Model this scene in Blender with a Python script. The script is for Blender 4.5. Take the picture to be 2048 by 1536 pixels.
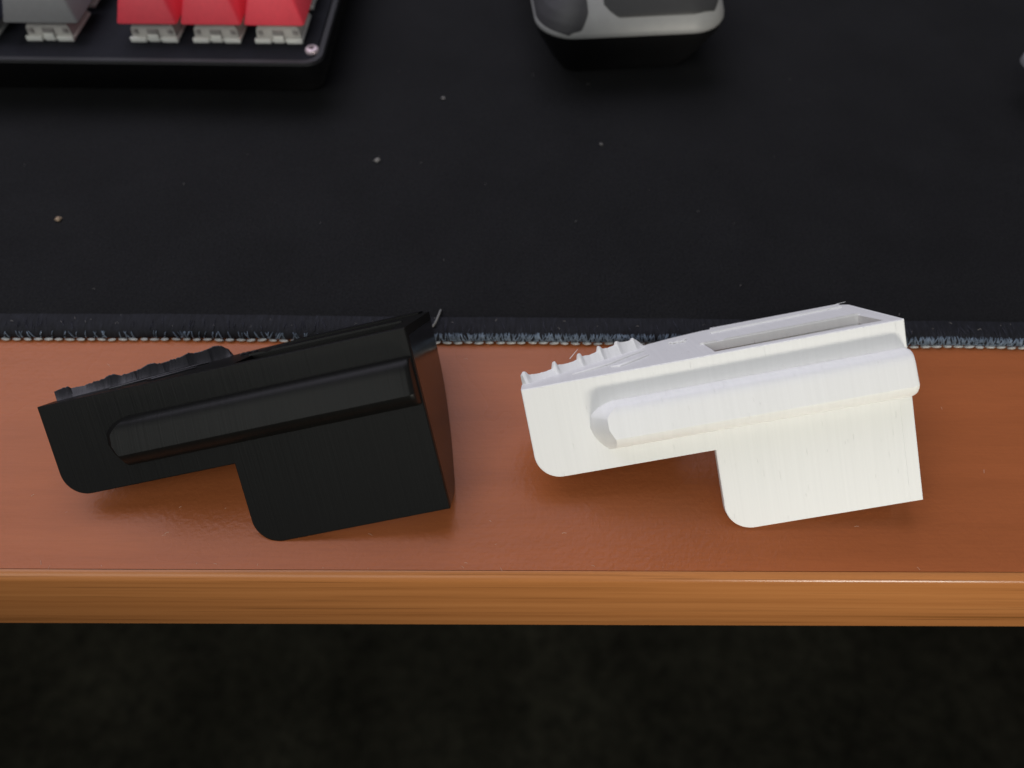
import bpy, bmesh, math, random
from mathutils import Matrix, Vector, noise
random.seed(7)
S = 0.001                                   # everything below is written in millimetres
scene = bpy.context.scene
for o in list(bpy.data.objects): bpy.data.objects.remove(o)
col = scene.collection
R = math.radians

# ------------------------------------------------------------------ camera, world, lamps, exposure
cam_d = bpy.data.cameras.new('camera'); cam = bpy.data.objects.new('camera', cam_d); col.objects.link(cam)
cam.location = (0, 0, 0.150); cam.rotation_euler = (R(35), 0, 0)
cam_d.sensor_width = 36.0; cam_d.lens = 27.05; cam_d.clip_start = 0.005; cam_d.clip_end = 20
cam_d.dof.use_dof = True; cam_d.dof.focus_distance = 0.163; cam_d.dof.aperture_fstop = 11.5
scene.camera = cam
world = bpy.data.worlds.new('World'); scene.world = world; world.use_nodes = True
bg = world.node_tree.nodes['Background']; bg.inputs[0].default_value = (0.90, 0.94, 1.0, 1); bg.inputs[1].default_value = 0.16

def area(name, loc, target, size, size_y, power, color):
    d = bpy.data.lights.new(name, 'AREA'); d.shape = 'RECTANGLE'; d.size = size; d.size_y = size_y
    d.energy = power; d.color = color
    o = bpy.data.objects.new(name, d); col.objects.link(o); o.location = loc
    o.rotation_euler = (Vector(target) - Vector(loc)).to_track_quat('-Z', 'Y').to_euler()
    return o
rl = area('room_lamp', (0.23, -0.30, 0.014), (0.055, 0.09, 0.02), 0.12, 0.035, 0.195, (1.0, 0.95, 0.84)); rl.data.spread = R(75)
area('ceiling_lamp', (-0.55, -0.72, 1.0), (0.0, 0.1, 0.0), 1.1, 0.7, 6.4, (0.98, 1.0, 0.95))
area('window_light', (-0.34, 0.64, 0.95), (-0.02, 0.10, 0.0), 1.35, 0.80, 9.6, (0.87, 0.84, 1.0))

scene.view_settings.view_transform = 'Standard'; scene.view_settings.look = 'None'
scene.view_settings.exposure = 0.0; scene.view_settings.gamma = 1.0
scene.render.engine = 'CYCLES'

# ------------------------------------------------------------------ helpers
def mesh_obj(name, bm, mat, parent=None, smooth=None):
    me = bpy.data.meshes.new(name)
    bmesh.ops.recalc_face_normals(bm, faces=bm.faces[:])
    bm.to_mesh(me); bm.free()
    if mat: me.materials.append(mat)
    if smooth is not None:
        for p in me.polygons: p.use_smooth = True
        me.set_sharp_from_angle(angle=R(smooth))
    o = bpy.data.objects.new(name, me); col.objects.link(o)
    if parent: o.parent = parent
    return o
def tag(o, label, cat, group=None, kind=None):
    o['label'] = label; o['category'] = cat
    if group: o['group'] = group
    if kind: o['kind'] = kind
    return o
def empty(name, loc=(0, 0, 0)):
    o = bpy.data.objects.new(name, None); col.objects.link(o); o.location = [c*S for c in loc]
    o.empty_display_size = 0.01
    return o
def V(bm, p): return bm.verts.new((p[0]*S, p[1]*S, p[2]*S))
def box(bm, a, b, bevel=0):
    (x0, y0, z0), (x1, y1, z1) = a, b
    vs = [V(bm, (x, y, z)) for x in (x0, x1) for y in (y0, y1) for z in (z0, z1)]
    fs = [bm.faces.new([vs[i] for i in f]) for f in ((0,1,3,2),(4,6,7,5),(0,4,5,1),(2,3,7,6),(0,2,6,4),(1,5,7,3))]
    if bevel:
        es = list({e for f in fs for e in f.edges})
        bmesh.ops.bevel(bm, geom=es, offset=bevel*S, segments=2, affect='EDGES', profile=0.5)
def loft(bm, rings, closed_ring=True, cap=True):
    """rings: lists of points (mm), same length"""
    rv = [[V(bm, p) for p in r] for r in rings]
    n = len(rv[0])
    for a, b in zip(rv, rv[1:]):
        for i in range(n if closed_ring else n-1):
            j = (i+1) % n
            try: bm.faces.new((a[i], a[j], b[j], b[i]))
            except ValueError: pass
    if cap and closed_ring:
        bm.faces.new(rv[0]); bm.faces.new(rv[-1])
    return rv
def tube(bm, pts, r, seg=6, taper=None):
    pts = [Vector(p) for p in pts]; rings = []
    for i, p in enumerate(pts):
        t = (pts[min(i+1, len(pts)-1)] - pts[max(i-1, 0)]).normalized()
        a = t.cross(Vector((0, 0, 1)) if abs(t.z) < .9 else Vector((1, 0, 0))).normalized(); b = t.cross(a)
        rr = r if not taper else r*taper[i]
        rings.append([p + rr*(math.cos(2*math.pi*k/seg)*a + math.sin(2*math.pi*k/seg)*b) for k in range(seg)])
    loft(bm, rings)
def arc(cx, cy, r, a0, a1, n):
    return [(cx + r*math.cos(R(a0+(a1-a0)*i/n)), cy + r*math.sin(R(a0+(a1-a0)*i/n))) for i in range(n+1)]
def round_rect(x0, y0, x1, y1, r, n=6):
    return (arc(x0+r, y0+r, r, 180, 270, n) + arc(x1-r, y0+r, r, 270, 360, n)
            + arc(x1-r, y1-r, r, 0, 90, n) + arc(x0+r, y1-r, r, 90, 180, n))

# ------------------------------------------------------------------ materials
def newmat(name):
    m = bpy.data.materials.new(name); m.use_nodes = True
    nt = m.node_tree; b = nt.nodes['Principled BSDF']
    return m, nt, b
def N(nt, t, **kw):
    n = nt.nodes.new(t)
    for k, v in kw.items(): setattr(n, k, v)
    return n
def coords(nt, scale=(1, 1, 1), rot=(0, 0, 0)):
    tc = N(nt, 'ShaderNodeTexCoord'); mp = N(nt, 'ShaderNodeMapping')
    mp.inputs['Scale'].default_value = scale; mp.inputs['Rotation'].default_value = rot
    nt.links.new(tc.outputs['Object'], mp.inputs['Vector']); return mp.outputs['Vector']
def tnoise(nt, vec, scale, detail=2, rough=.5):
    n = N(nt, 'ShaderNodeTexNoise'); n.inputs['Scale'].default_value = scale
    n.inputs['Detail'].default_value = detail; n.inputs['Roughness'].default_value = rough
    nt.links.new(vec, n.inputs['Vector']); return n.outputs['Fac']
def ramp(nt, fac, stops):
    r = N(nt, 'ShaderNodeValToRGB'); e = r.color_ramp.elements
    while len(e) < len(stops): e.new(0.5)
    for el, (p, c) in zip(e, stops):
        el.position = p; el.color = (*c, 1) if len(c) == 3 else c
    nt.links.new(fac, r.inputs['Fac']); return r.outputs['Color']
def bump(nt, h, strength, dist, normal=None):
    b = N(nt, 'ShaderNodeBump'); b.inputs['Strength'].default_value = strength; b.inputs['Distance'].default_value = dist
    nt.links.new(h, b.inputs['Height'])
    if normal: nt.links.new(normal, b.inputs['Normal'])
    return b.outputs['Normal']
def g(v): return (v, v, v)

def printed(name, c0, c1, rough, layer, spec=.5, sss=0, scar=.55):
    """printed plastic: fine layer lines square to the long axis, a few scars"""
    m, nt, b = newmat(name)
    v1 = coords(nt, (4200, 18, 18)); v2 = coords(nt, (1500, 22, 22)); v3 = coords(nt, (2400, 230, 230))
    n1 = tnoise(nt, v1, 1.0, 2); n2 = tnoise(nt, v2, 1.0, 3); n3 = tnoise(nt, v3, 1.0, 1)
    sc = ramp(nt, n3, [(0.0, g(0)), (.74, g(0)), (.78, g(1))])
    nt.links.new(ramp(nt, n2, [(.3, c0), (.7, c1)]), b.inputs['Base Color'])
    nr = bump(nt, n1, layer*.5, .00005); nr = bump(nt, n2, layer*.6, .00007, nr); nr = bump(nt, sc, scar, .00016, nr)
    nt.links.new(nr, b.inputs['Normal'])
    b.inputs['Roughness'].default_value = rough; b.inputs['Specular IOR Level'].default_value = spec
    if sss:
        b.inputs['Subsurface Weight'].default_value = sss
        b.inputs['Subsurface Radius'].default_value = (1.0, .85, .6); b.inputs['Subsurface Scale'].default_value = .0012
    return m
M = {}
M['white_print'] = printed('white_print', (.80, .80, .77), (.83, .83, .80), .45, .9, .35, 0, .55)
M['black_print'] = printed('black_print', (.0042, .0042, .0039), (.0054, .0054, .0049), .40, .9, .14, 0, .12)
M['black_rough'] = printed('black_rough', (.006, .006, .007), (.010, .010, .012), .35, 1.0, .4)
m, nt, b = newmat('black_bed_face'); b.inputs['Base Color'].default_value = (.006, .006, .006, 1); b.inputs['Roughness'].default_value = .16; b.inputs['Specular IOR Level'].default_value = .36
M['black_bed'] = m

# desk laminate: red brown, faint long grain, orange-peel gloss
m, nt, b = newmat('desk_laminate')
gv = coords(nt, (7, 110, 110)); fv = coords(nt, (120, 2400, 60)); ov = coords(nt)
gn = tnoise(nt, gv, 1.0, 4, .6); fn = tnoise(nt, fv, 1.0, 2)
mx = N(nt, 'ShaderNodeMix', data_type='RGBA', blend_type='MULTIPLY'); mx.inputs[0].default_value = .22
nt.links.new(ramp(nt, gn, [(.25, (.325, .096, .031)), (.55, (.372, .110, .036)), (.8, (.395, .120, .040))]), mx.inputs[6])
nt.links.new(ramp(nt, fn, [(.3, g(.72)), (.6, g(1))]), mx.inputs[7])
nt.links.new(mx.outputs[2], b.inputs['Base Color'])
pn = tnoise(nt, ov, 950, 2, .6); pn2 = tnoise(nt, coords(nt, (1, 1.6, 1)), 260, 2)
nr = bump(nt, pn, .30, .0003); nr = bump(nt, pn2, .05, .0006, nr); nt.links.new(nr, b.inputs['Normal'])
nt.links.new(ramp(nt, tnoise(nt, ov, 25, 3), [(.3, g(.24)), (.7, g(.32))]), b.inputs['Roughness'])
b.inputs['Specular IOR Level'].default_value = .18
M['desk'] = m
# edge band: lighter orange-brown printed grain
m, nt, b = newmat('edge_band_wood')
w1 = coords(nt, (7, 260, 260)); w2 = coords(nt, (13, 1150, 1150)); w3 = coords(nt, (2.5, 60, 60))
wn = tnoise(nt, w1, 1.0, 5, .62); wf = tnoise(nt, w2, 1.0, 3, .6); wb = tnoise(nt, w3, 1., 2)
mx = N(nt, 'ShaderNodeMix', data_type='RGBA', blend_type='MULTIPLY'); mx.inputs[0].default_value = .5
nt.links.new(ramp(nt, wn, [(.30, (.26, .100, .026)), (.40, (.39, .148, .044)), (.55, (.45, .176, .054)), (.75, (.51, .210, .068))]), mx.inputs[6])
nt.links.new(ramp(nt, wf, [(.36, g(.50)), (.41, g(1))]), mx.inputs[7])
nt.links.new(mx.outputs[2], b.inputs['Base Color'])
nt.links.new(bump(nt, wf, .10, .0002), b.inputs['Normal'])
b.inputs['Roughness'].default_value = .27; b.inputs['Specular IOR Level'].default_value = .3
M['band'] = m
# mat cloth
m, nt, b = newmat('mat_cloth')
cv = coords(nt); c1 = tnoise(nt, cv, 1700, 3, .7); c2 = tnoise(nt, cv, 40, 4, .6); c3 = tnoise(nt, coords(nt, (1, 3, 1)), 500, 2)
mx = N(nt, 'ShaderNodeMix', data_type='RGBA', blend_type='MULTIPLY'); mx.inputs[0].default_value = 1
nt.links.new(ramp(nt, c1, [(.25, (.0035, .0035, .0039)), (.75, (.0150, .0150, .0158))]), mx.inputs[6])
nt.links.new(ramp(nt, c2, [(.3, g(.82)), (.7, g(1.1))]), mx.inputs[7])
nt.links.new(mx.outputs[2], b.inputs['Base Color'])
nr = bump(nt, c1, .5, .0002); nt.links.new(bump(nt, c3, .12, .0004, nr), b.inputs['Normal'])
b.inputs['Roughness'].default_value = .85; b.inputs['Specular IOR Level'].default_value = .12
M['mat'] = m
m, nt, b = newmat('mat_edge_cloth')
e1 = tnoise(nt, coords(nt, (1500, 300, 300)), 1.0, 3, .6)
nt.links.new(ramp(nt, e1, [(.3, (.003, .0032, .0048)), (.6, (.008, .0085, .012)), (.8, (.020, .0215, .029))]), b.inputs['Base Color'])
nt.links.new(bump(nt, e1, .8, .0003), b.inputs['Normal'])
b.inputs['Roughness'].default_value = .75; b.inputs['Specular IOR Level'].default_value = .25
M['mat_edge'] = m
def plain(name, c, rough, spec=.5, nscale=0, nstr=0, var=.12, metal=0):
    m, nt, b = newmat(name)
    n = tnoise(nt, coords(nt), nscale or 120, 3)
    nt.links.new(ramp(nt, n, [(.3, tuple(x*(1-var) for x in c)), (.7, tuple(min(1, x*(1+var)) for x in c))]), b.inputs['Base Color'])
    b.inputs['Roughness'].default_value = rough; b.inputs['Specular IOR Level'].default_value = spec; b.inputs['Metallic'].default_value = metal
    if nstr: nt.links.new(bump(nt, n, nstr, .0003), b.inputs['Normal'])
    return m
M['thread_white'] = plain('thread_white', (.36, .37, .36), .8, .2, 900, .3, .3)
M['thread_blue'] = plain('thread_blue', (.12, .155, .20), .8, .2, 700, 0, .45)
M['thread_dark'] = plain('thread_dark', (.030, .031, .042), .8, .2, 700, 0, .5)
M['lint'] = plain('lint', (.20, .19, .18), .9, .1)
M['dust'] = plain('dust', (.55, .38, .28), .9, .1)
M['crumb'] = plain('crumb', (.30, .22, .15), .8, .2)
M['strand'] = plain('strand', (.17, .17, .16), .5, .4)
M['kb_case'] = plain('kb_case', (.010, .010, .011), .5, .3, 400, .05)
M['kb_plate'] = plain('kb_plate', (.008, .0085, .012), .75, .15, 400, .05)
M['red'] = plain('keycap_red', (.68, .042, .064), .48, .4, 700, .05, .04)
M['grey'] = plain('keycap_grey', (.165, .165, .165), .5, .4, 700, .05, .04)
M['navy'] = plain('keycap_dark', (.02, .022, .035), .5, .4, 700, .05, .04)
M['switch'] = plain('switch_white', (.86, .85, .80), .4, .5, 300, 0, .04)
M['switch_top'] = plain('switch_top', (.30, .28, .27), .3, .5, 300, 0, .05)
M['switch_housing'] = plain('switch_housing', (.52, .50, .47), .35, .5, 300, 0, .05)
M['screw'] = plain('screw_metal', (.62, .50, .53), .35, .5, 300, 0, .1, .3)
M['screw_dark'] = plain('screw_recess', (.10, .07, .08), .6, .3)
M['mouse_grey'] = plain('mouse_grey', (.038, .038, .039), .5, .4, 900, .1, .05)
M['mouse_side'] = plain('mouse_side', (.040, .039, .042), .5, .4, 900, .1, .05)
M['mouse_trim'] = plain('mouse_trim', (.30, .30, .295), .45, .5, 300, 0, .04)
M['device_grey'] = plain('device_grey', (.13, .13, .135), .45, .4, 300, 0, .05)
M['mouse_base'] = plain('mouse_base', (.004, .004, .0045), .5, .3)
m, nt, b = newmat('floor_carpet')
k1 = tnoise(nt, coords(nt), 60, 5, .7); k2 = tnoise(nt, coords(nt), 9, 3)
mx = N(nt, 'ShaderNodeMix', data_type='RGBA', blend_type='MULTIPLY'); mx.inputs[0].default_value = 1
nt.links.new(ramp(nt, k1, [(.3, (.017, .0165, .012)), (.7, (.044, .042, .029))]), mx.inputs[6])
nt.links.new(ramp(nt, k2, [(.3, g(.6)), (.7, g(1.15))]), mx.inputs[7])
nt.links.new(mx.outputs[2], b.inputs['Base Color']); b.inputs['Roughness'].default_value = .95; b.inputs['Specular IOR Level'].default_value = .1
nt.links.new(bump(nt, k1, .8, .004), b.inputs['Normal'])
M['floor'] = m

# ------------------------------------------------------------------ floor and desk
bm = bmesh.new(); vs = [V(bm, p) for p in ((-2500, -1800, -735), (2500, -1800, -735), (2500, 2200, -735), (-2500, 2200, -735))]; bm.faces.new(vs)
fl = mesh_obj('floor', bm, M['floor']); fl['kind'] = 'structure'

desk = empty('desk', (0, 0, -735)); desk.rotation_euler.z = R(-.2)
tag(desk, 'red brown wood laminate desk with a lighter rounded edge strip', 'desk')
DZ = 735
bm = bmesh.new(); box(bm, (-760, 58.78, DZ-29), (760, 640, DZ)); mesh_obj('desktop', bm, M['desk'], desk)
bm = bmesh.new()                                            # 2 mm plastic edge band, rounded at top and bottom, a hair proud
prof = [(58.7, DZ-.12)] + [(56.65+1.75-1.75*math.sin(R(a)), DZ-.06-1.75+1.75*math.cos(R(a))) for a in range(0, 91, 15)] \
     + [(56.65+.9-.9*math.cos(R(a)), DZ-29+.9-.9*math.sin(R(a))) for a in range(0, 91, 30)] + [(58.7, DZ-29)]
prof[0] = (58.66, DZ-.06)
loft(bm, [[(x, y, z) for y, z in prof] for x in (-760, 760)])
mesh_obj('edge_band', bm, M['band'], desk, 40)
bm = bmesh.new()                                            # panel legs and stretcher, out of view
box(bm, (-745, 90, 0), (-720, 620, DZ-29.01)); mesh_obj('leg_panel', bm, M['desk'], desk)
bm = bmesh.new(); box(bm, (720, 90, 0), (745, 620, DZ-29.01)); mesh_obj('leg_panel', bm, M['desk'], desk)
bm = bmesh.new(); box(bm, (-719.5, 560, 300), (719.5, 578, DZ-29.01)); mesh_obj('back_panel', bm, M['desk'], desk)

bm = bmesh.new()
for i in range(46):
    xx = random.uniform(-110, 110); yy = random.uniform(59.5, 116) if i > 14 else random.uniform(58.9, 60.5); a = random.uniform(0, 3.14); l = random.uniform(.1, .5)
    tube(bm, [(xx-l*math.cos(a), yy-l*math.sin(a), DZ+.03), (xx, yy+.08, DZ+.07), (xx+l*math.cos(a), yy+l*math.sin(a), DZ+.03)], random.uniform(.02, .05), 4)
o = mesh_obj('dust_fibre', bm, M['dust'], desk, 80); o['kind'] = 'stuff'

# ------------------------------------------------------------------ desk mat with overlocked edge
mat = empty('desk_mat', (0, 117.2, 0)); mat.rotation_euler.z = R(-.65)
tag(mat, 'black cloth desk mat with stitched navy and white overlock edge', 'desk mat')
def ripple(x): return .35*noise.noise((x*.02, 3.1, 0)) + .16*noise.noise((x*.11, 7.7, 0))
XS = [-300 + 2*i for i in range(301)]
bm = bmesh.new()
secs = [(4.9, .25), (4.9, 2.75), (5.6, 3.0), (12, 3.0), (60, 3.0), (200, 3.0), (330, 3.0), (330, .25)]
rows = [[V(bm, (x, y + (ripple(x) if y < 10 else 0), z)) for x in XS] for y, z in secs]
for a, b_ in zip(rows, rows[1:]):
    for i in range(len(XS)-1): bm.faces.new((a[i], a[i+1], b_[i+1], b_[i]))
mesh_obj('cloth', bm, M['mat'], mat, 40)
bm = bmesh.new()
secs = [(.9, .12), (.35, .5), (.15, 1.1), (.5, 1.9), (1.3, 2.6), (2.6, 2.98), (4.0, 3.12), (5.2, 3.14), (5.9, 3.03)]
XF = [-300 + .75*i for i in range(801)]
rows = []
for k, (y, z) in enumerate(secs):
    rows.append([V(bm, (x, y + ripple(x) + .12*noise.noise((x*.9, k*2., 0)), z + (.13*noise.noise((x*1.3, k*3., 5)) if 1 < k < 8 else 0))) for x in XF])
for a, b_ in zip(rows, rows[1:]):
    for i in range(len(XF)-1): bm.faces.new((a[i], a[i+1], b_[i+1], b_[i]))
mesh_obj('edge_binding', bm, M['mat_edge'], mat, 60)
# white lock stitches along the rim, one object each (shared meshes)
stitch_meshes = []
for k in range(5):
    bm = bmesh.new(); L = 1.06 + .12*random.random(); n = 7
    rings = []
    for i in range(n):
        t = -1 + 2*i/(n-1); rr = .40*math.sqrt(max(.03, 1-t*t*.94))
        rings.append([(t*L, rr*math.cos(2*math.pi*j/8) - .05*t, .9*rr*math.sin(2*math.pi*j/8) + .10*t) for j in range(8)])
    loft(bm, rings); me_o = mesh_obj('stitch', bm, M['thread_white'], mat, 80); stitch_meshes.append(me_o)
x = -152.0; first = list(stitch_meshes); idx = 0
while x < 152:
    if idx < 5: o = first[idx]
    else:
        o = first[idx % 5].copy(); col.objects.link(o); o.parent = mat
    o.location = (x*S, (-.16 + ripple(x) + random.uniform(-.07, .07))*S, (.52 + random.uniform(-.05, .08))*S)
    o.rotation_euler = (0, random.uniform(-.1, .1), random.uniform(-.10, .10)); o.scale = (random.uniform(.9, 1.08), random.uniform(.8, 1.15), 1)
    idx += 1; x += random.uniform(2.45, 2.85)
# blue looper threads wrapping the rim + loose dark threads over the band
bm = bmesh.new(); x = -152.
while x < 152:
    right = .5 + .5*math.tanh((x+22)/6)
    for q in range(5):
        if random.random() > .16 + .74*right: continue
        xx = x + random.uniform(0, 1.0); r0 = ripple(xx); hgt = random.uniform(.1, .75)*(.45 + .55*right)
        sl = random.uniform(-1.3, 1.3)
        pts = [(xx, .10+r0, .85), (xx+.2*sl, .06+r0, 1.3), (xx+.5*sl, .26+r0, 1.85), (xx+.8*sl, .50+hgt*.5+r0, 2.24+hgt*.2), (xx+sl, .66+hgt+r0, 2.36+hgt*.33)]
        tube(bm, pts, random.uniform(.08, .17), 5, (1, 1.1, 1, .9, .5))
    x += 1.0
o = mesh_obj('looper_thread', bm, M['thread_blue'], mat, 80); o['kind'] = 'stuff'
bm = bmesh.new()
for i in range(130):
    xx = random.uniform(-152, 152); r0 = ripple(xx); y0 = random.uniform(1.0, 2.2); l = random.uniform(.8, 3.2); sl = random.uniform(-.25, .25) - .15
    pts = []
    for k in range(5):
        t = k/4; y = y0 + l*t; z = 2.72 + .42*min(1, (y-.9)/2.2) + .08
        pts.append((xx + sl*l*t + .15*math.sin(t*3+i), y + r0, z + .05*math.sin(t*6.28)))
    tube(bm, pts, random.uniform(.05, .10), 4, (.7, 1, 1, .9, .5))
o = mesh_obj('loose_fibre', bm, M['thread_dark'], mat, 80); o['kind'] = 'stuff'
bm = bmesh.new()
for i in range(70):
    xx = random.uniform(-150, 150); yy = random.uniform(2.0, 5.5) if i < 46 else random.uniform(6, 110); a = random.uniform(0, 3.14); l = random.uniform(.15, .8)
    z = 3.24 if yy < 6 else 3.10
    tube(bm, [(xx-l*.5*math.cos(a), yy-l*.5*math.sin(a), z), (xx, yy+.1, z+.06), (xx+l*.5*math.cos(a), yy+l*.5*math.sin(a), z)], random.uniform(.03, .07), 4)
o = mesh_obj('lint_fibre', bm, M['lint'], mat, 80); o['kind'] = 'stuff'

def blob(name, loc, r, mat_, label, cat, group=None, squash=.55, seed=0):
    bm = bmesh.new(); bmesh.ops.create_icosphere(bm, subdivisions=2, radius=r*S)
    for v in bm.verts:
        k = 1 + .8*noise.noise(v.co*(1.4/(r*S)) + Vector((seed*5.3, 0, 0))); v.co *= k; v.co.z *= squash
    zmin = min(v.co.z for v in bm.verts)
    for v in bm.verts: v.co.z -= zmin
    o = mesh_obj(name, bm, mat_, None, 60); o.location = [c*S for c in loc]; tag(o, label, cat, group); return o
blob('crumb', (-124.2, 157.8, 3.01), .75, M['crumb'], 'tan crumb lying alone on the black mat', 'crumb', seed=1)
blob('lint_speck', (-39.4, 182.6, 3.01), .78, M['lint'], 'largest pale lint speck on the mat between keyboard and white part', 'lint', seed=2)
blob('lint_speck', (-21.6, 212.5, 3.01), .55, M['lint'], 'small pale lint speck on the mat between keyboard and mouse', 'lint', seed=3)
blob('lint_speck', (26.5, 189.9, 3.01), .42, M['lint'], 'tiny lint speck on the mat in front of the mouse', 'lint', seed=4)
bm = bmesh.new()
tube(bm, [(-19.6, 119.9, 3.3), (-19.0, 120.5, 3.75), (-18.5, 121.6, 4.1), (-18.1, 123.2, 4.0), (-17.85, 124.6, 3.7), (-17.8, 125.2, 3.35)], .26, 8)
o = mesh_obj('loose_thread', bm, M['strand'], None, 80)
tag(o, 'short curled grey thread on the mat edge behind the black printed part', 'thread')

# ------------------------------------------------------------------ the two printed parts (same model, white and black)
def extruded(bm, outer, holes, fn, h0, h1, inset=0):
    """polygon with holes filled and extruded; fn(a, b, h) -> local point"""
    loops = []
    for lp in [outer] + holes:
        vs = [V(bm, fn(a, b, h0)) for a, b in lp]
        loops.append([bm.edges.new((vs[i], vs[(i+1) % len(vs)])) for i in range(len(vs))])
    es = [e for l in loops for e in l]
    r = bmesh.ops.triangle_fill(bm, use_beauty=True, use_dissolve=True, edges=es)
    fs = [f for f in r['geom'] if isinstance(f, bmesh.types.BMFace)]
    ex = bmesh.ops.extrude_face_region(bm, geom=fs)
    d = Vector(fn(0, 0, h1)) - Vector(fn(0, 0, h0))
    for v in ex['geom']:
        if isinstance(v, bmesh.types.BMVert): v.co += d*S
    return es

def build_printed(label, plastic, bed, rough_mat, origin, u, w, seed, white):
    rnd = random.Random(seed)
    u = Vector(u).normalized(); w = Vector(w); w = (w - u*w.dot(u)).normalized(); v = (-w).cross(u)
    root = empty('printed_housing')
    mtx = Matrix.Identity(4)
    for i in range(3):
        mtx[i][0] = u[i]; mtx[i][1] = v[i]; mtx[i][2] = -w[i]; mtx[i][3] = origin[i]*S
    root.matrix_world = mtx
    tag(root, label, 'printed part')
    # local axes: x along, y up the plate, z = out of the plate (minus depth)
    T = 1.7
    LX = -76.9 if white else -78.2; NX = -39.9 if white else -41.2
    outl = [(-.0, 0), (0, 38), (LX, 38)] + arc(LX+5.4, 18.1+5.4, 5.4, 180, 270, 20) + [(NX, 18.1)] + arc(NX+5.6, 5.6, 5.6, 180, 270, 20)
    bm = bmesh.new(); extruded(bm, outl, [], lambda a, b, h: (a, b, -h), 0, T)
    es = [e for e in bm.edges if all(abs(x.co.z) < 1e-7 for x in e.verts) and any(abs(f.normal.z) < .5 for f in e.link_faces)]
    bm.normal_update()
    es = [e for e in bm.edges if all(abs(x.co.z) < 1e-7 for x in e.verts) and len(e.link_faces) == 2 and abs(e.link_faces[0].normal.dot(e.link_faces[1].normal)) < .5]
    bmesh.ops.bevel(bm, geom=es, offset=.22*S, segments=2, affect='EDGES', profile=.5)
    mesh_obj('side_plate', bm, plastic, root)
    # slightly proud first-layer lip along the right edge of the foot
    bm = bmesh.new(); box(bm, (-2.6, .35, -.05), (-.18, 21.6, .05), .03); mesh_obj('edge_lip', bm, plastic, root)
    # rail: lofted from its slanted left end to the right end
    prof = [(32.35, .0), (32.45, -1.2), (32.38, -2.2), (32.05, -3.05), (31.45, -3.65), (30.7, -4.02), (29.9, -4.25), (29.5, -4.34),
            (27.5, -4.72), (25.7, -5.06), (25.45, -5.09), (25.25, -5.0), (24.75, -4.72), (24.1, -4.2), (23.45, -3.4), (22.9, -2.3), (22.5, -1.1), (22.3, .0)]
    def ub(y):
        pts = [(22.3, -61.2), (23.2, -62.3), (24.5, -63.3), (26.5, -64.3), (28.5, -64.6), (30., -63.9), (31.2, -62.6), (32., -60.6), (32.5, -58.2)]
        for (a, ua), (b_, ub_) in zip(pts, pts[1:]):
            if a <= y <= b_: return ua + (ub_-ua)*(y-a)/(b_-a)
        return pts[-1][1]
    off = 0 if white else -1.6
    bm = bmesh.new()
    ring0 = [(ub(a) + off + .80*abs(d), a, -d) for a, d in prof]
    us = [-54, -40, -26, -13, -4, -1.3]
    rings = [ring0] + [[(x, a, -d) for a, d in prof] for x in us] + [[(x, 27.3+(a-27.3)*k1, -d*k2) for a, d in prof] for x, k1, k2 in ((-.8, .99, .985), (-.45, .965, .945), (-.28, .93, .88))]
    rv = loft(bm, rings, closed_ring=False)
    # end facet as a fan to the middle of the base line, right end closed
    bm.faces.new(rv[-1])
    base = [V(bm, (ub(a) + off, a, -.1)) for a, d in prof]; c = rv[0]
    for i in range(len(c)-1): bm.faces.new((c[i], c[i+1], base[i+1], base[i]))
    mesh_obj('rail', bm, plastic, root, 28)
    # top wall with the long slot
    A0 = (LX+.4, 6.0); A1 = (-48.5, 25.0)
    outer = [(LX, T), (LX, 5.2), (A0[0], A0[1]+1.2), (A1[0], A1[1]+1.2), (-42, 29.2), (-34, 31.4), (-18, 31.2), (-1.2, 31.3), (0, 29.4), (0, T)]
    slot = [(-36.6, 2.5), (-3.0, 2.5), (-3.9, 13.6), (-36.9, 13.0)]
    bm = bmesh.new(); extruded(bm, outer, [slot], lambda a, b, h: (a, h, -b), 38, 36.2)
    mesh_obj('top_wall', bm, plastic, root)
    # slot liner: back wall and floor of the slot
    bm = bmesh.new(); box(bm, (-37.6, 29.5, -15.0), (-2.8, 36.15, -13.55)); mesh_obj('slot_wall', bm, plastic, root)
        # raised lip behind the slot with one torn spot; raised pad near the far edge
    bm = bmesh.new()
    n = 44; bot = []; top = []; topb = []; botb = []
    for i in range(n+1):
        x = -37.6 + (34.2)*i/n; h = .42 + .10*noise.noise((x*.7, seed, 0)); 
        if -34.2 < x < -32.3: h = .12
        z = -(13.05 + .6*i/n)
        bot.append((x, 37.9, z)); top.append((x, 38+h, z-.05)); topb.append((x, 38+h*.9, z-.75)); botb.append((x, 37.9, z-1.1))
    loft(bm, [[p, q, r, s] for p, q, r, s in zip(bot, top, topb, botb)])
    mesh_obj('slot_lip', bm, plastic, root)
    bm = bmesh.new()
    pad = [(-33, 25.2), (-2.2, 27.6), (-1.8, 31.0), (-18, 30.9), (-32, 31.1)]
    extruded(bm, pad, [], lambda a, b, h: (a, h, -b), 37.95, 38.38)
    mesh_obj('raised_pad', bm, plastic, root)
    # serrated wall running diagonally across the left end of the top wall
    if white: key = [(0, 39.9), (.02, 40.6), (.035, 40.3), (.05, 39.6), (.12, 39.2), (.19, 39.15), (.235, 39.3), (.25, 40.8), (.262, 40.7), (.275, 39.8), (.34, 39.45), (.42, 39.5), (.44, 39.7), (.45, 40.9), (.465, 40.8), (.48, 40.0), (.54, 39.8), (.605, 40.0), (.62, 41.15), (.633, 41.0), (.65, 40.3), (.70, 40.1), (.76, 40.3), (.77, 41.05), (.79, 40.9), (.80, 40.55), (.85, 40.3), (.9, 40.3), (.91, 40.75), (.94, 40.1), (.97, 39.2), (1.0, 38.1)]
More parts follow.
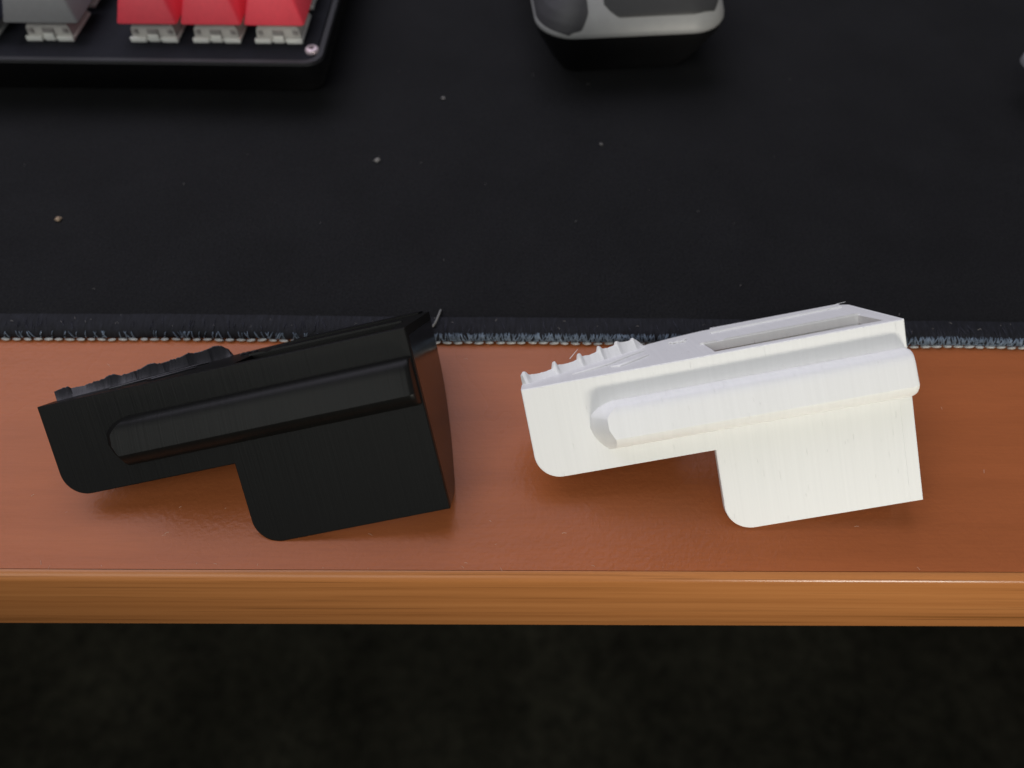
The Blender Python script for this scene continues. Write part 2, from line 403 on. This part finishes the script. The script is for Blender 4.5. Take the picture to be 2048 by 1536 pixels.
    else: key = [(0, 40.0), (.03, 40.2), (.07, 40.4), (.10, 39.8), (.16, 39.7), (.22, 39.95), (.28, 40.1), (.31, 40.6), (.34, 40.5), (.37, 39.9), (.44, 40.0), (.50, 40.3), (.55, 40.9), (.58, 40.7), (.61, 40.3), (.68, 40.5), (.75, 40.7), (.79, 41.1), (.83, 40.7), (.90, 40.8), (.95, 41.2), (1.0, 40.9), (1.04, 39.6), (1.06, 38.1)]
    peaks = [.02, .25, .45, .62, .77, .91, 1.03]
    d = Vector((A1[0]-A0[0], A1[1]-A0[1])); nrm = Vector((d.y, -d.x)).normalized()      # towards the front (smaller depth)
    if nrm.y > 0: nrm = -nrm
    def hh(s):
        for (a, x), (b_, y) in zip(key, key[1:]):
            if a <= s <= b_: return x + (y-x)*(s-a)/max(1e-6, b_-a)
        return key[-1][1]
    bm = bmesh.new(); rings = []; ns = 150
    for i in range(ns+1):
        s = key[-1][0]*i/ns
        sc = 0
        for a, b_ in zip(peaks, peaks[1:]):
            if a <= s <= b_: sc = math.sin(math.pi*((s-a)/(b_-a))**.8)
        hgt = max(38.05, hh(s) + (.10 if white else .22)*noise.noise((s*70, seed, 1)))
        p = Vector(A0) + d*s
        bulge = (.5 if white else .35*noise.noise((s*30, 4, seed)))
        f = p + nrm*(.15 - .38*sc); f0 = p + nrm*(1.2 - .3*sc + bulge*.2); k = p - nrm*.7
        rings.append([(f0.x, 37.9, -f0.y), (f0.x*.5+f.x*.5, 38+(hgt-38)*.35, -(f0.y*.5+f.y*.5)), (f.x, hgt-.12, -f.y), (f.x*.8+k.x*.2, hgt, -(f.y*.8+k.y*.2)), (k.x, hgt-.1, -k.y), (k.x, 37.9, -k.y)])
    loft(bm, rings); mesh_obj('serrated_wall', bm, rough_mat, root, 14)
    # low drooped strands in front of the serrated wall
    for pts in ([(-66, 6.4), (-62, 7.6), (-58, 10.0), (-54.5, 14.2), (-52, 16.6), (-49.4, 18.6)], [(-57.6, 6.7), (-55.9, 5.7), (-53.5, 8.0), (-51.5, 10.0), (-49.2, 12.2)]):
        bm = bmesh.new(); tube(bm, [(a, 38.12 + .1*noise.noise((a, b_, seed)), -b_) for a, b_ in pts], .62, 8, [.4, .9] + [1]*(len(pts)-3) + [.5])
        for vv in bm.verts: vv.co.y = 38*S + (vv.co.y-38*S)*.75
        mesh_obj('drooped_strand', bm, rough_mat, root, 60)
    bm = bmesh.new()
    for k in range(9):
        a = -42.8 + 3.4*k/8 + rnd.uniform(-.2, .2); b_ = 21.6 + rnd.uniform(-1.2, 1.2)
        tube(bm, [(a-.4, 38.05, -b_), (a, 38.3, -b_-.2), (a+rnd.uniform(.3, .9), 38.12, -b_-rnd.uniform(-.6, .6))], .18, 5)
    mesh_obj('support_residue', bm, rough_mat, root, 60)
    # end wall with its curved back edge
    ew = [(0.12, T), (.5, 7.8), (2.0, 11.4), (4.5, 14.1), (9.2, 18.9), (13, 22.0), (16.5, 24.4), (20.8, 26.7), (25, 28.2), (30, 28.9), (36.15, 29.2), (36.15, T)]
    bm = bmesh.new(); extruded(bm, ew, [], lambda a, b, h: (h, a, -b), -1.9, -.03)
    mesh_obj('end_wall', bm, bed, root)
    # fine plastic hairs
    hairs = [[(-6, 38.1, -27), (-3, 38.9, -28), (-1.2, 39.1, -27.5)], [(-66, 40.5, -12), (-64.5, 41.6, -13), (-63.9, 42.1, -13)]] if white else [[(-30, 38.2, -29), (-28, 39, -29.5), (-27, 39.6, -29)]]
    for h in hairs:
        bm = bmesh.new(); tube(bm, h, .07, 5, (1, .9, .4)); mesh_obj('plastic_hair', bm, plastic, root, 80)
    return root
build_printed('white printed plastic housing lying tilted on the desk', M['white_print'], M['white_print'], M['white_print'],
              (84.56, 71.17, 6.85), (.979, .0972, .1794), (.0547, .7221, -.6896), 3.0, True)
build_printed('black printed plastic housing lying tilted on the desk', M['black_print'], M['black_bed'], M['black_rough'],
              (-12.62, 69.0, 7.2), (.9746, .1116, .1941), (.0547, .7221, -.6896), 8.0, False)

# ------------------------------------------------------------------ keyboard corner
kb = empty('keyboard', (-56.3, 207.6, 3.02)); kb.rotation_euler.z = R(-1.2)
tag(kb, 'black mechanical keyboard with red and grey keycaps on white switches', 'keyboard')
# local: x negative to the left, y away, z up from the mat
KW, KD = 330, 125
def rr(inset_f, inset_s, r): return round_rect(-KW+inset_s, inset_f, -inset_s, KD-inset_f, r, 6)
bm = bmesh.new()
lev = [(9.5, 4.5, 4.5, .0), (8.5, 4.0, 5, .6), (1.2, .8, 5, 12.6), (.15, .15, 5, 14.2), (.5, .5, 5, 15.0), (2.0, 2.0, 4, 15.1), (2.3, 2.3, 4, 14.4), (2.5, 2.5, 4, 13.9)]
loft(bm, [[(x, y, z) for x, y in rr(f, s, r)] for f, s, r, z in lev])
mesh_obj('case', bm, M['kb_case'], kb, 40)
bm = bmesh.new(); pl = rr(2.62, 2.62, 4); loft(bm, [[(x, y, 13.95) for x, y in pl], [(x, y, 14.75) for x, y in pl]]); mesh_obj('plate', bm, M['kb_plate'], kb, 40)
bm = bmesh.new()
ring = lambda r, z: [(-3.9 + r*math.cos(2*math.pi*i/20), 7.1 + r*math.sin(2*math.pi*i/20), z) for i in range(20)]
loft(bm, [ring(2.0, 14.7), ring(2.0, 15.5), ring(1.7, 15.9), ring(1.0, 16.0), ring(.85, 15.6)]); sw = mesh_obj('screw', bm, M['screw'], kb, 50)
bm = bmesh.new(); box(bm, (-4.5, 6.95, 15.58), (-3.3, 7.25, 16.02)); box(bm, (-4.05, 6.5, 15.6), (-3.75, 7.7, 16.03)); mesh_obj('cross_recess', bm, M['screw_dark'], sw)
SWZ = 14.75
def make_switch(cx, cy):
    bm = bmesh.new()
    box(bm, (cx-7.1, cy-7.3, SWZ), (cx+7.1, cy+7.3, SWZ+.8), .15)
    # two front feet and a middle tab of the lower housing
    for a, b_ in ((-7.2, -2.4), (2.4, 7.2)): box(bm, (cx+a, cy-8.1, SWZ-.0+.02), (cx+b_, cy-7.25, SWZ+1.4), .1)
    box(bm, (cx-1.5, cy-7.8, SWZ+.02), (cx+1.5, cy-7.25, SWZ+2.2), .1)
    sw = mesh_obj('switch', bm, M['switch'], kb, 25); bm = bmesh.new()
    h = [(cx-6.7, cy-6.9, SWZ+.81), (cx+6.7, cy-6.9, SWZ+.81), (cx+6.7, cy+6.9, SWZ+.81), (cx-6.7, cy+6.9, SWZ+.81)]
    h2 = [(cx+(x-cx)*.96, cy+(y-cy)*.96, SWZ+3.6) for x, y, z in h]; h3 = [(cx+(x-cx)*.72, cy+(y-cy)*.72, SWZ+6.4) for x, y, z in h]
    loft(bm, [h, h2, h3])
    mesh_obj('housing', bm, M['switch_housing'], sw, 25)
    bm = bmesh.new()
    for a, b_ in ((-5.9, -4.6), (-1.6, 1.6), (4.6, 5.9)): box(bm, (cx+a, cy-7.35, SWZ+2.3), (cx+b_, cy-6.6, SWZ+3.5), .1)
    mesh_obj('latch', bm, M['switch_top'], sw)
    bm = bmesh.new(); box(bm, (cx-2, cy-2, SWZ+6.3), (cx+2, cy+2, SWZ+9), .2); mesh_obj('stem', bm, M['switch_top'], sw)
def make_cap(cx, cy, wdt, mt):
    bm = bmesh.new(); z0 = SWZ+5.9; z1 = z0+9.6
    def rg(hx, hy, z, dy=0, r=.8): return [(cx+x, cy+dy+y, z) for x, y in round_rect(-hx, -hy, hx, hy, r, 3)]
    hw = wdt/2
    loft(bm, [rg(hw-1.2, 7.9, z0+.05, 0, .4), rg(hw-.25, 8.85, z0), rg(hw, 9.1, z0+.35), rg(hw-2.9, 6.4, z1-.5, .7), rg(hw-3.4, 5.9, z1, .7), rg(hw-5, 4.5, z1-.25, .7)])
    mesh_obj('keycap', bm, mt, kb, 30)
keys = [(-52.6, 18.0, M['red']), (-33.5, 18.0, M['red']), (-14.6, 18.0, M['red']), (-84.5, 22.6, M['grey']), (-108.3, 22.6, M['navy'])]
for cx, wd, mt in keys:
    make_switch(cx, 18.9); make_cap(cx, 19.4, wd, mt)
for cx, wd, mt in [(-52.6, 18.0, M['grey']), (-33.5, 18.0, M['red']), (-14.6, 18.0, M['grey']), (-84.5, 22.6, M['grey']), (-108.3, 18, M['navy'])]:
    make_switch(cx, 38.0); make_cap(cx, 38.5, wd, mt)

# ------------------------------------------------------------------ mouse (its rounded end)
ms = empty('computer_mouse', (37.4, 219.4, 3.02)); ms.rotation_euler.z = R(5)
tag(ms, 'dark grey computer mouse with satin silver trim around its panels', 'mouse')
HW, ML = 29.6, 112
def plan(inset, r=11, n=14):
    r = max(2, r-inset*.6); return round_rect(-HW+inset, inset, HW-inset, ML-inset, r, n)
bm = bmesh.new()
loft(bm, [[(x, y, z) for x, y in plan(i)] for i, z in ((9.5, 0), (9.0, .5), (6.5, 4), (3.2, 10), (1.0, 14), (.25, 16.6))])
mesh_obj('base', bm, M['mouse_base'], ms, 50)
shell = [(.2, 16.7), (0, 17.2), (.12, 18.2), (.9, 20.4), (2.2, 22.8), (4.2, 25.4), (7, 28.2), (11, 31.2), (16, 33.8), (22, 35.4), (27, 36)]
bm = bmesh.new(); loft(bm, [[(x, y, z) for x, y in plan(i, 12)] for i, z in shell]); mesh_obj('shell', bm, M['mouse_trim'], ms, 50)
def zsh(i):
    for (a, za), (b_, zb) in zip(shell[1:], shell[2:]):
        if a <= i <= b_: return za + (zb-za)*(i-a)/(b_-a)
    return 36
def surf(x, y):
    """height of the shell above plan point"""
    lo, hi = 0.0, 27.0
    for _ in range(22):
        mid = (lo+hi)/2; r = max(2, 12-mid*.6); qx = max(abs(x)-(HW-mid-r), 0); qy = max((mid+r)-y, y-(ML-mid-r), 0)
        inside = (math.hypot(qx, qy) <= r) and abs(x) <= HW-mid and mid <= y <= ML-mid
        if inside: lo = mid
        else: hi = mid
    return zsh(lo)
def panel(name, poly, mt, lift=.35):
    bm = bmesh.new(); nx, ny = 72, 48; (x0f, x1f, y0, y1) = poly; grid = []
    for j in range(ny+1):
        y = y0(0) if False else None
        row = []
        for i in range(nx+1):
            s = i/nx; t = (j/ny)**1.6
            xa = x0f; xb = x1f
            row.append((s, t))
        grid.append(row)
    pts = []
    for row in grid:
        pr = []
        for s, t in row:
            yb = y0(s); y = yb + (y1-yb)*t; x = x0f(y) + (x1f(y)-x0f(y))*s
            pr.append((x, y, surf(x, y)))
        pts.append(pr)
    up = [[V(bm, (x, y, z+lift)) for x, y, z in r] for r in pts]; dn = [[V(bm, (x, y, z-.6)) for x, y, z in r] for r in pts]
    for gr in (up, dn):
        for a, b_ in zip(gr, gr[1:]):
            for i in range(nx): bm.faces.new((a[i], a[i+1], b_[i+1], b_[i]))
    for i in range(nx):
        bm.faces.new((up[0][i], up[0][i+1], dn[0][i+1], dn[0][i])); bm.faces.new((up[-1][i], up[-1][i+1], dn[-1][i+1], dn[-1][i]))
    for j in range(ny):
        bm.faces.new((up[j][0], up[j+1][0], dn[j+1][0], dn[j][0])); bm.faces.new((up[j][nx], up[j+1][nx], dn[j+1][nx], dn[j][nx]))
    mesh_obj(name, bm, mt, ms, 50)
edge_x = lambda y: (12 - math.sqrt(max(0, 144-(12-y)**2))) if y < 12 else 0
rnd_ = lambda s, e, k: k*max(0, 1-min(s, 1-s)/e)**2
panel('palm_panel', (lambda y: -9.6 - 5*max(0, (y-2))/30, lambda y: 26.6 - .8*edge_x(y), lambda s: 1.7 + rnd_(s, .16, 2.2), 100), M['mouse_grey'])
panel('thumb_panel', (lambda y: -29.3 + edge_x(y), lambda y: -14.6 - 5*max(0, (y-2))/30, lambda s: .35 + 2.2*s**7, 90), M['mouse_side'])

# ------------------------------------------------------------------ corner of another small device on the mat
dv = empty('small_device', (188.6, 203.5, 3.02)); dv.rotation_euler.z = R(24)
tag(dv, 'black device with a grey top standing on the mat, mostly cut off', 'device')
def rdv(i, z): return [(x, y, z) for x, y in round_rect(-27+i, -27+i, 27-i, 27-i, 6, 5)]
bm = bmesh.new(); loft(bm, [rdv(9.5, 0), rdv(9, 1), rdv(4, 9), rdv(1.5, 11)]); mesh_obj('body', bm, M['mouse_base'], dv, 40)
bm = bmesh.new(); loft(bm, [rdv(.1, 11.02), rdv(.3, 12.4), rdv(1.6, 13.4), rdv(8, 13.8)]); mesh_obj('top_cover', bm, M['device_grey'], dv, 40)
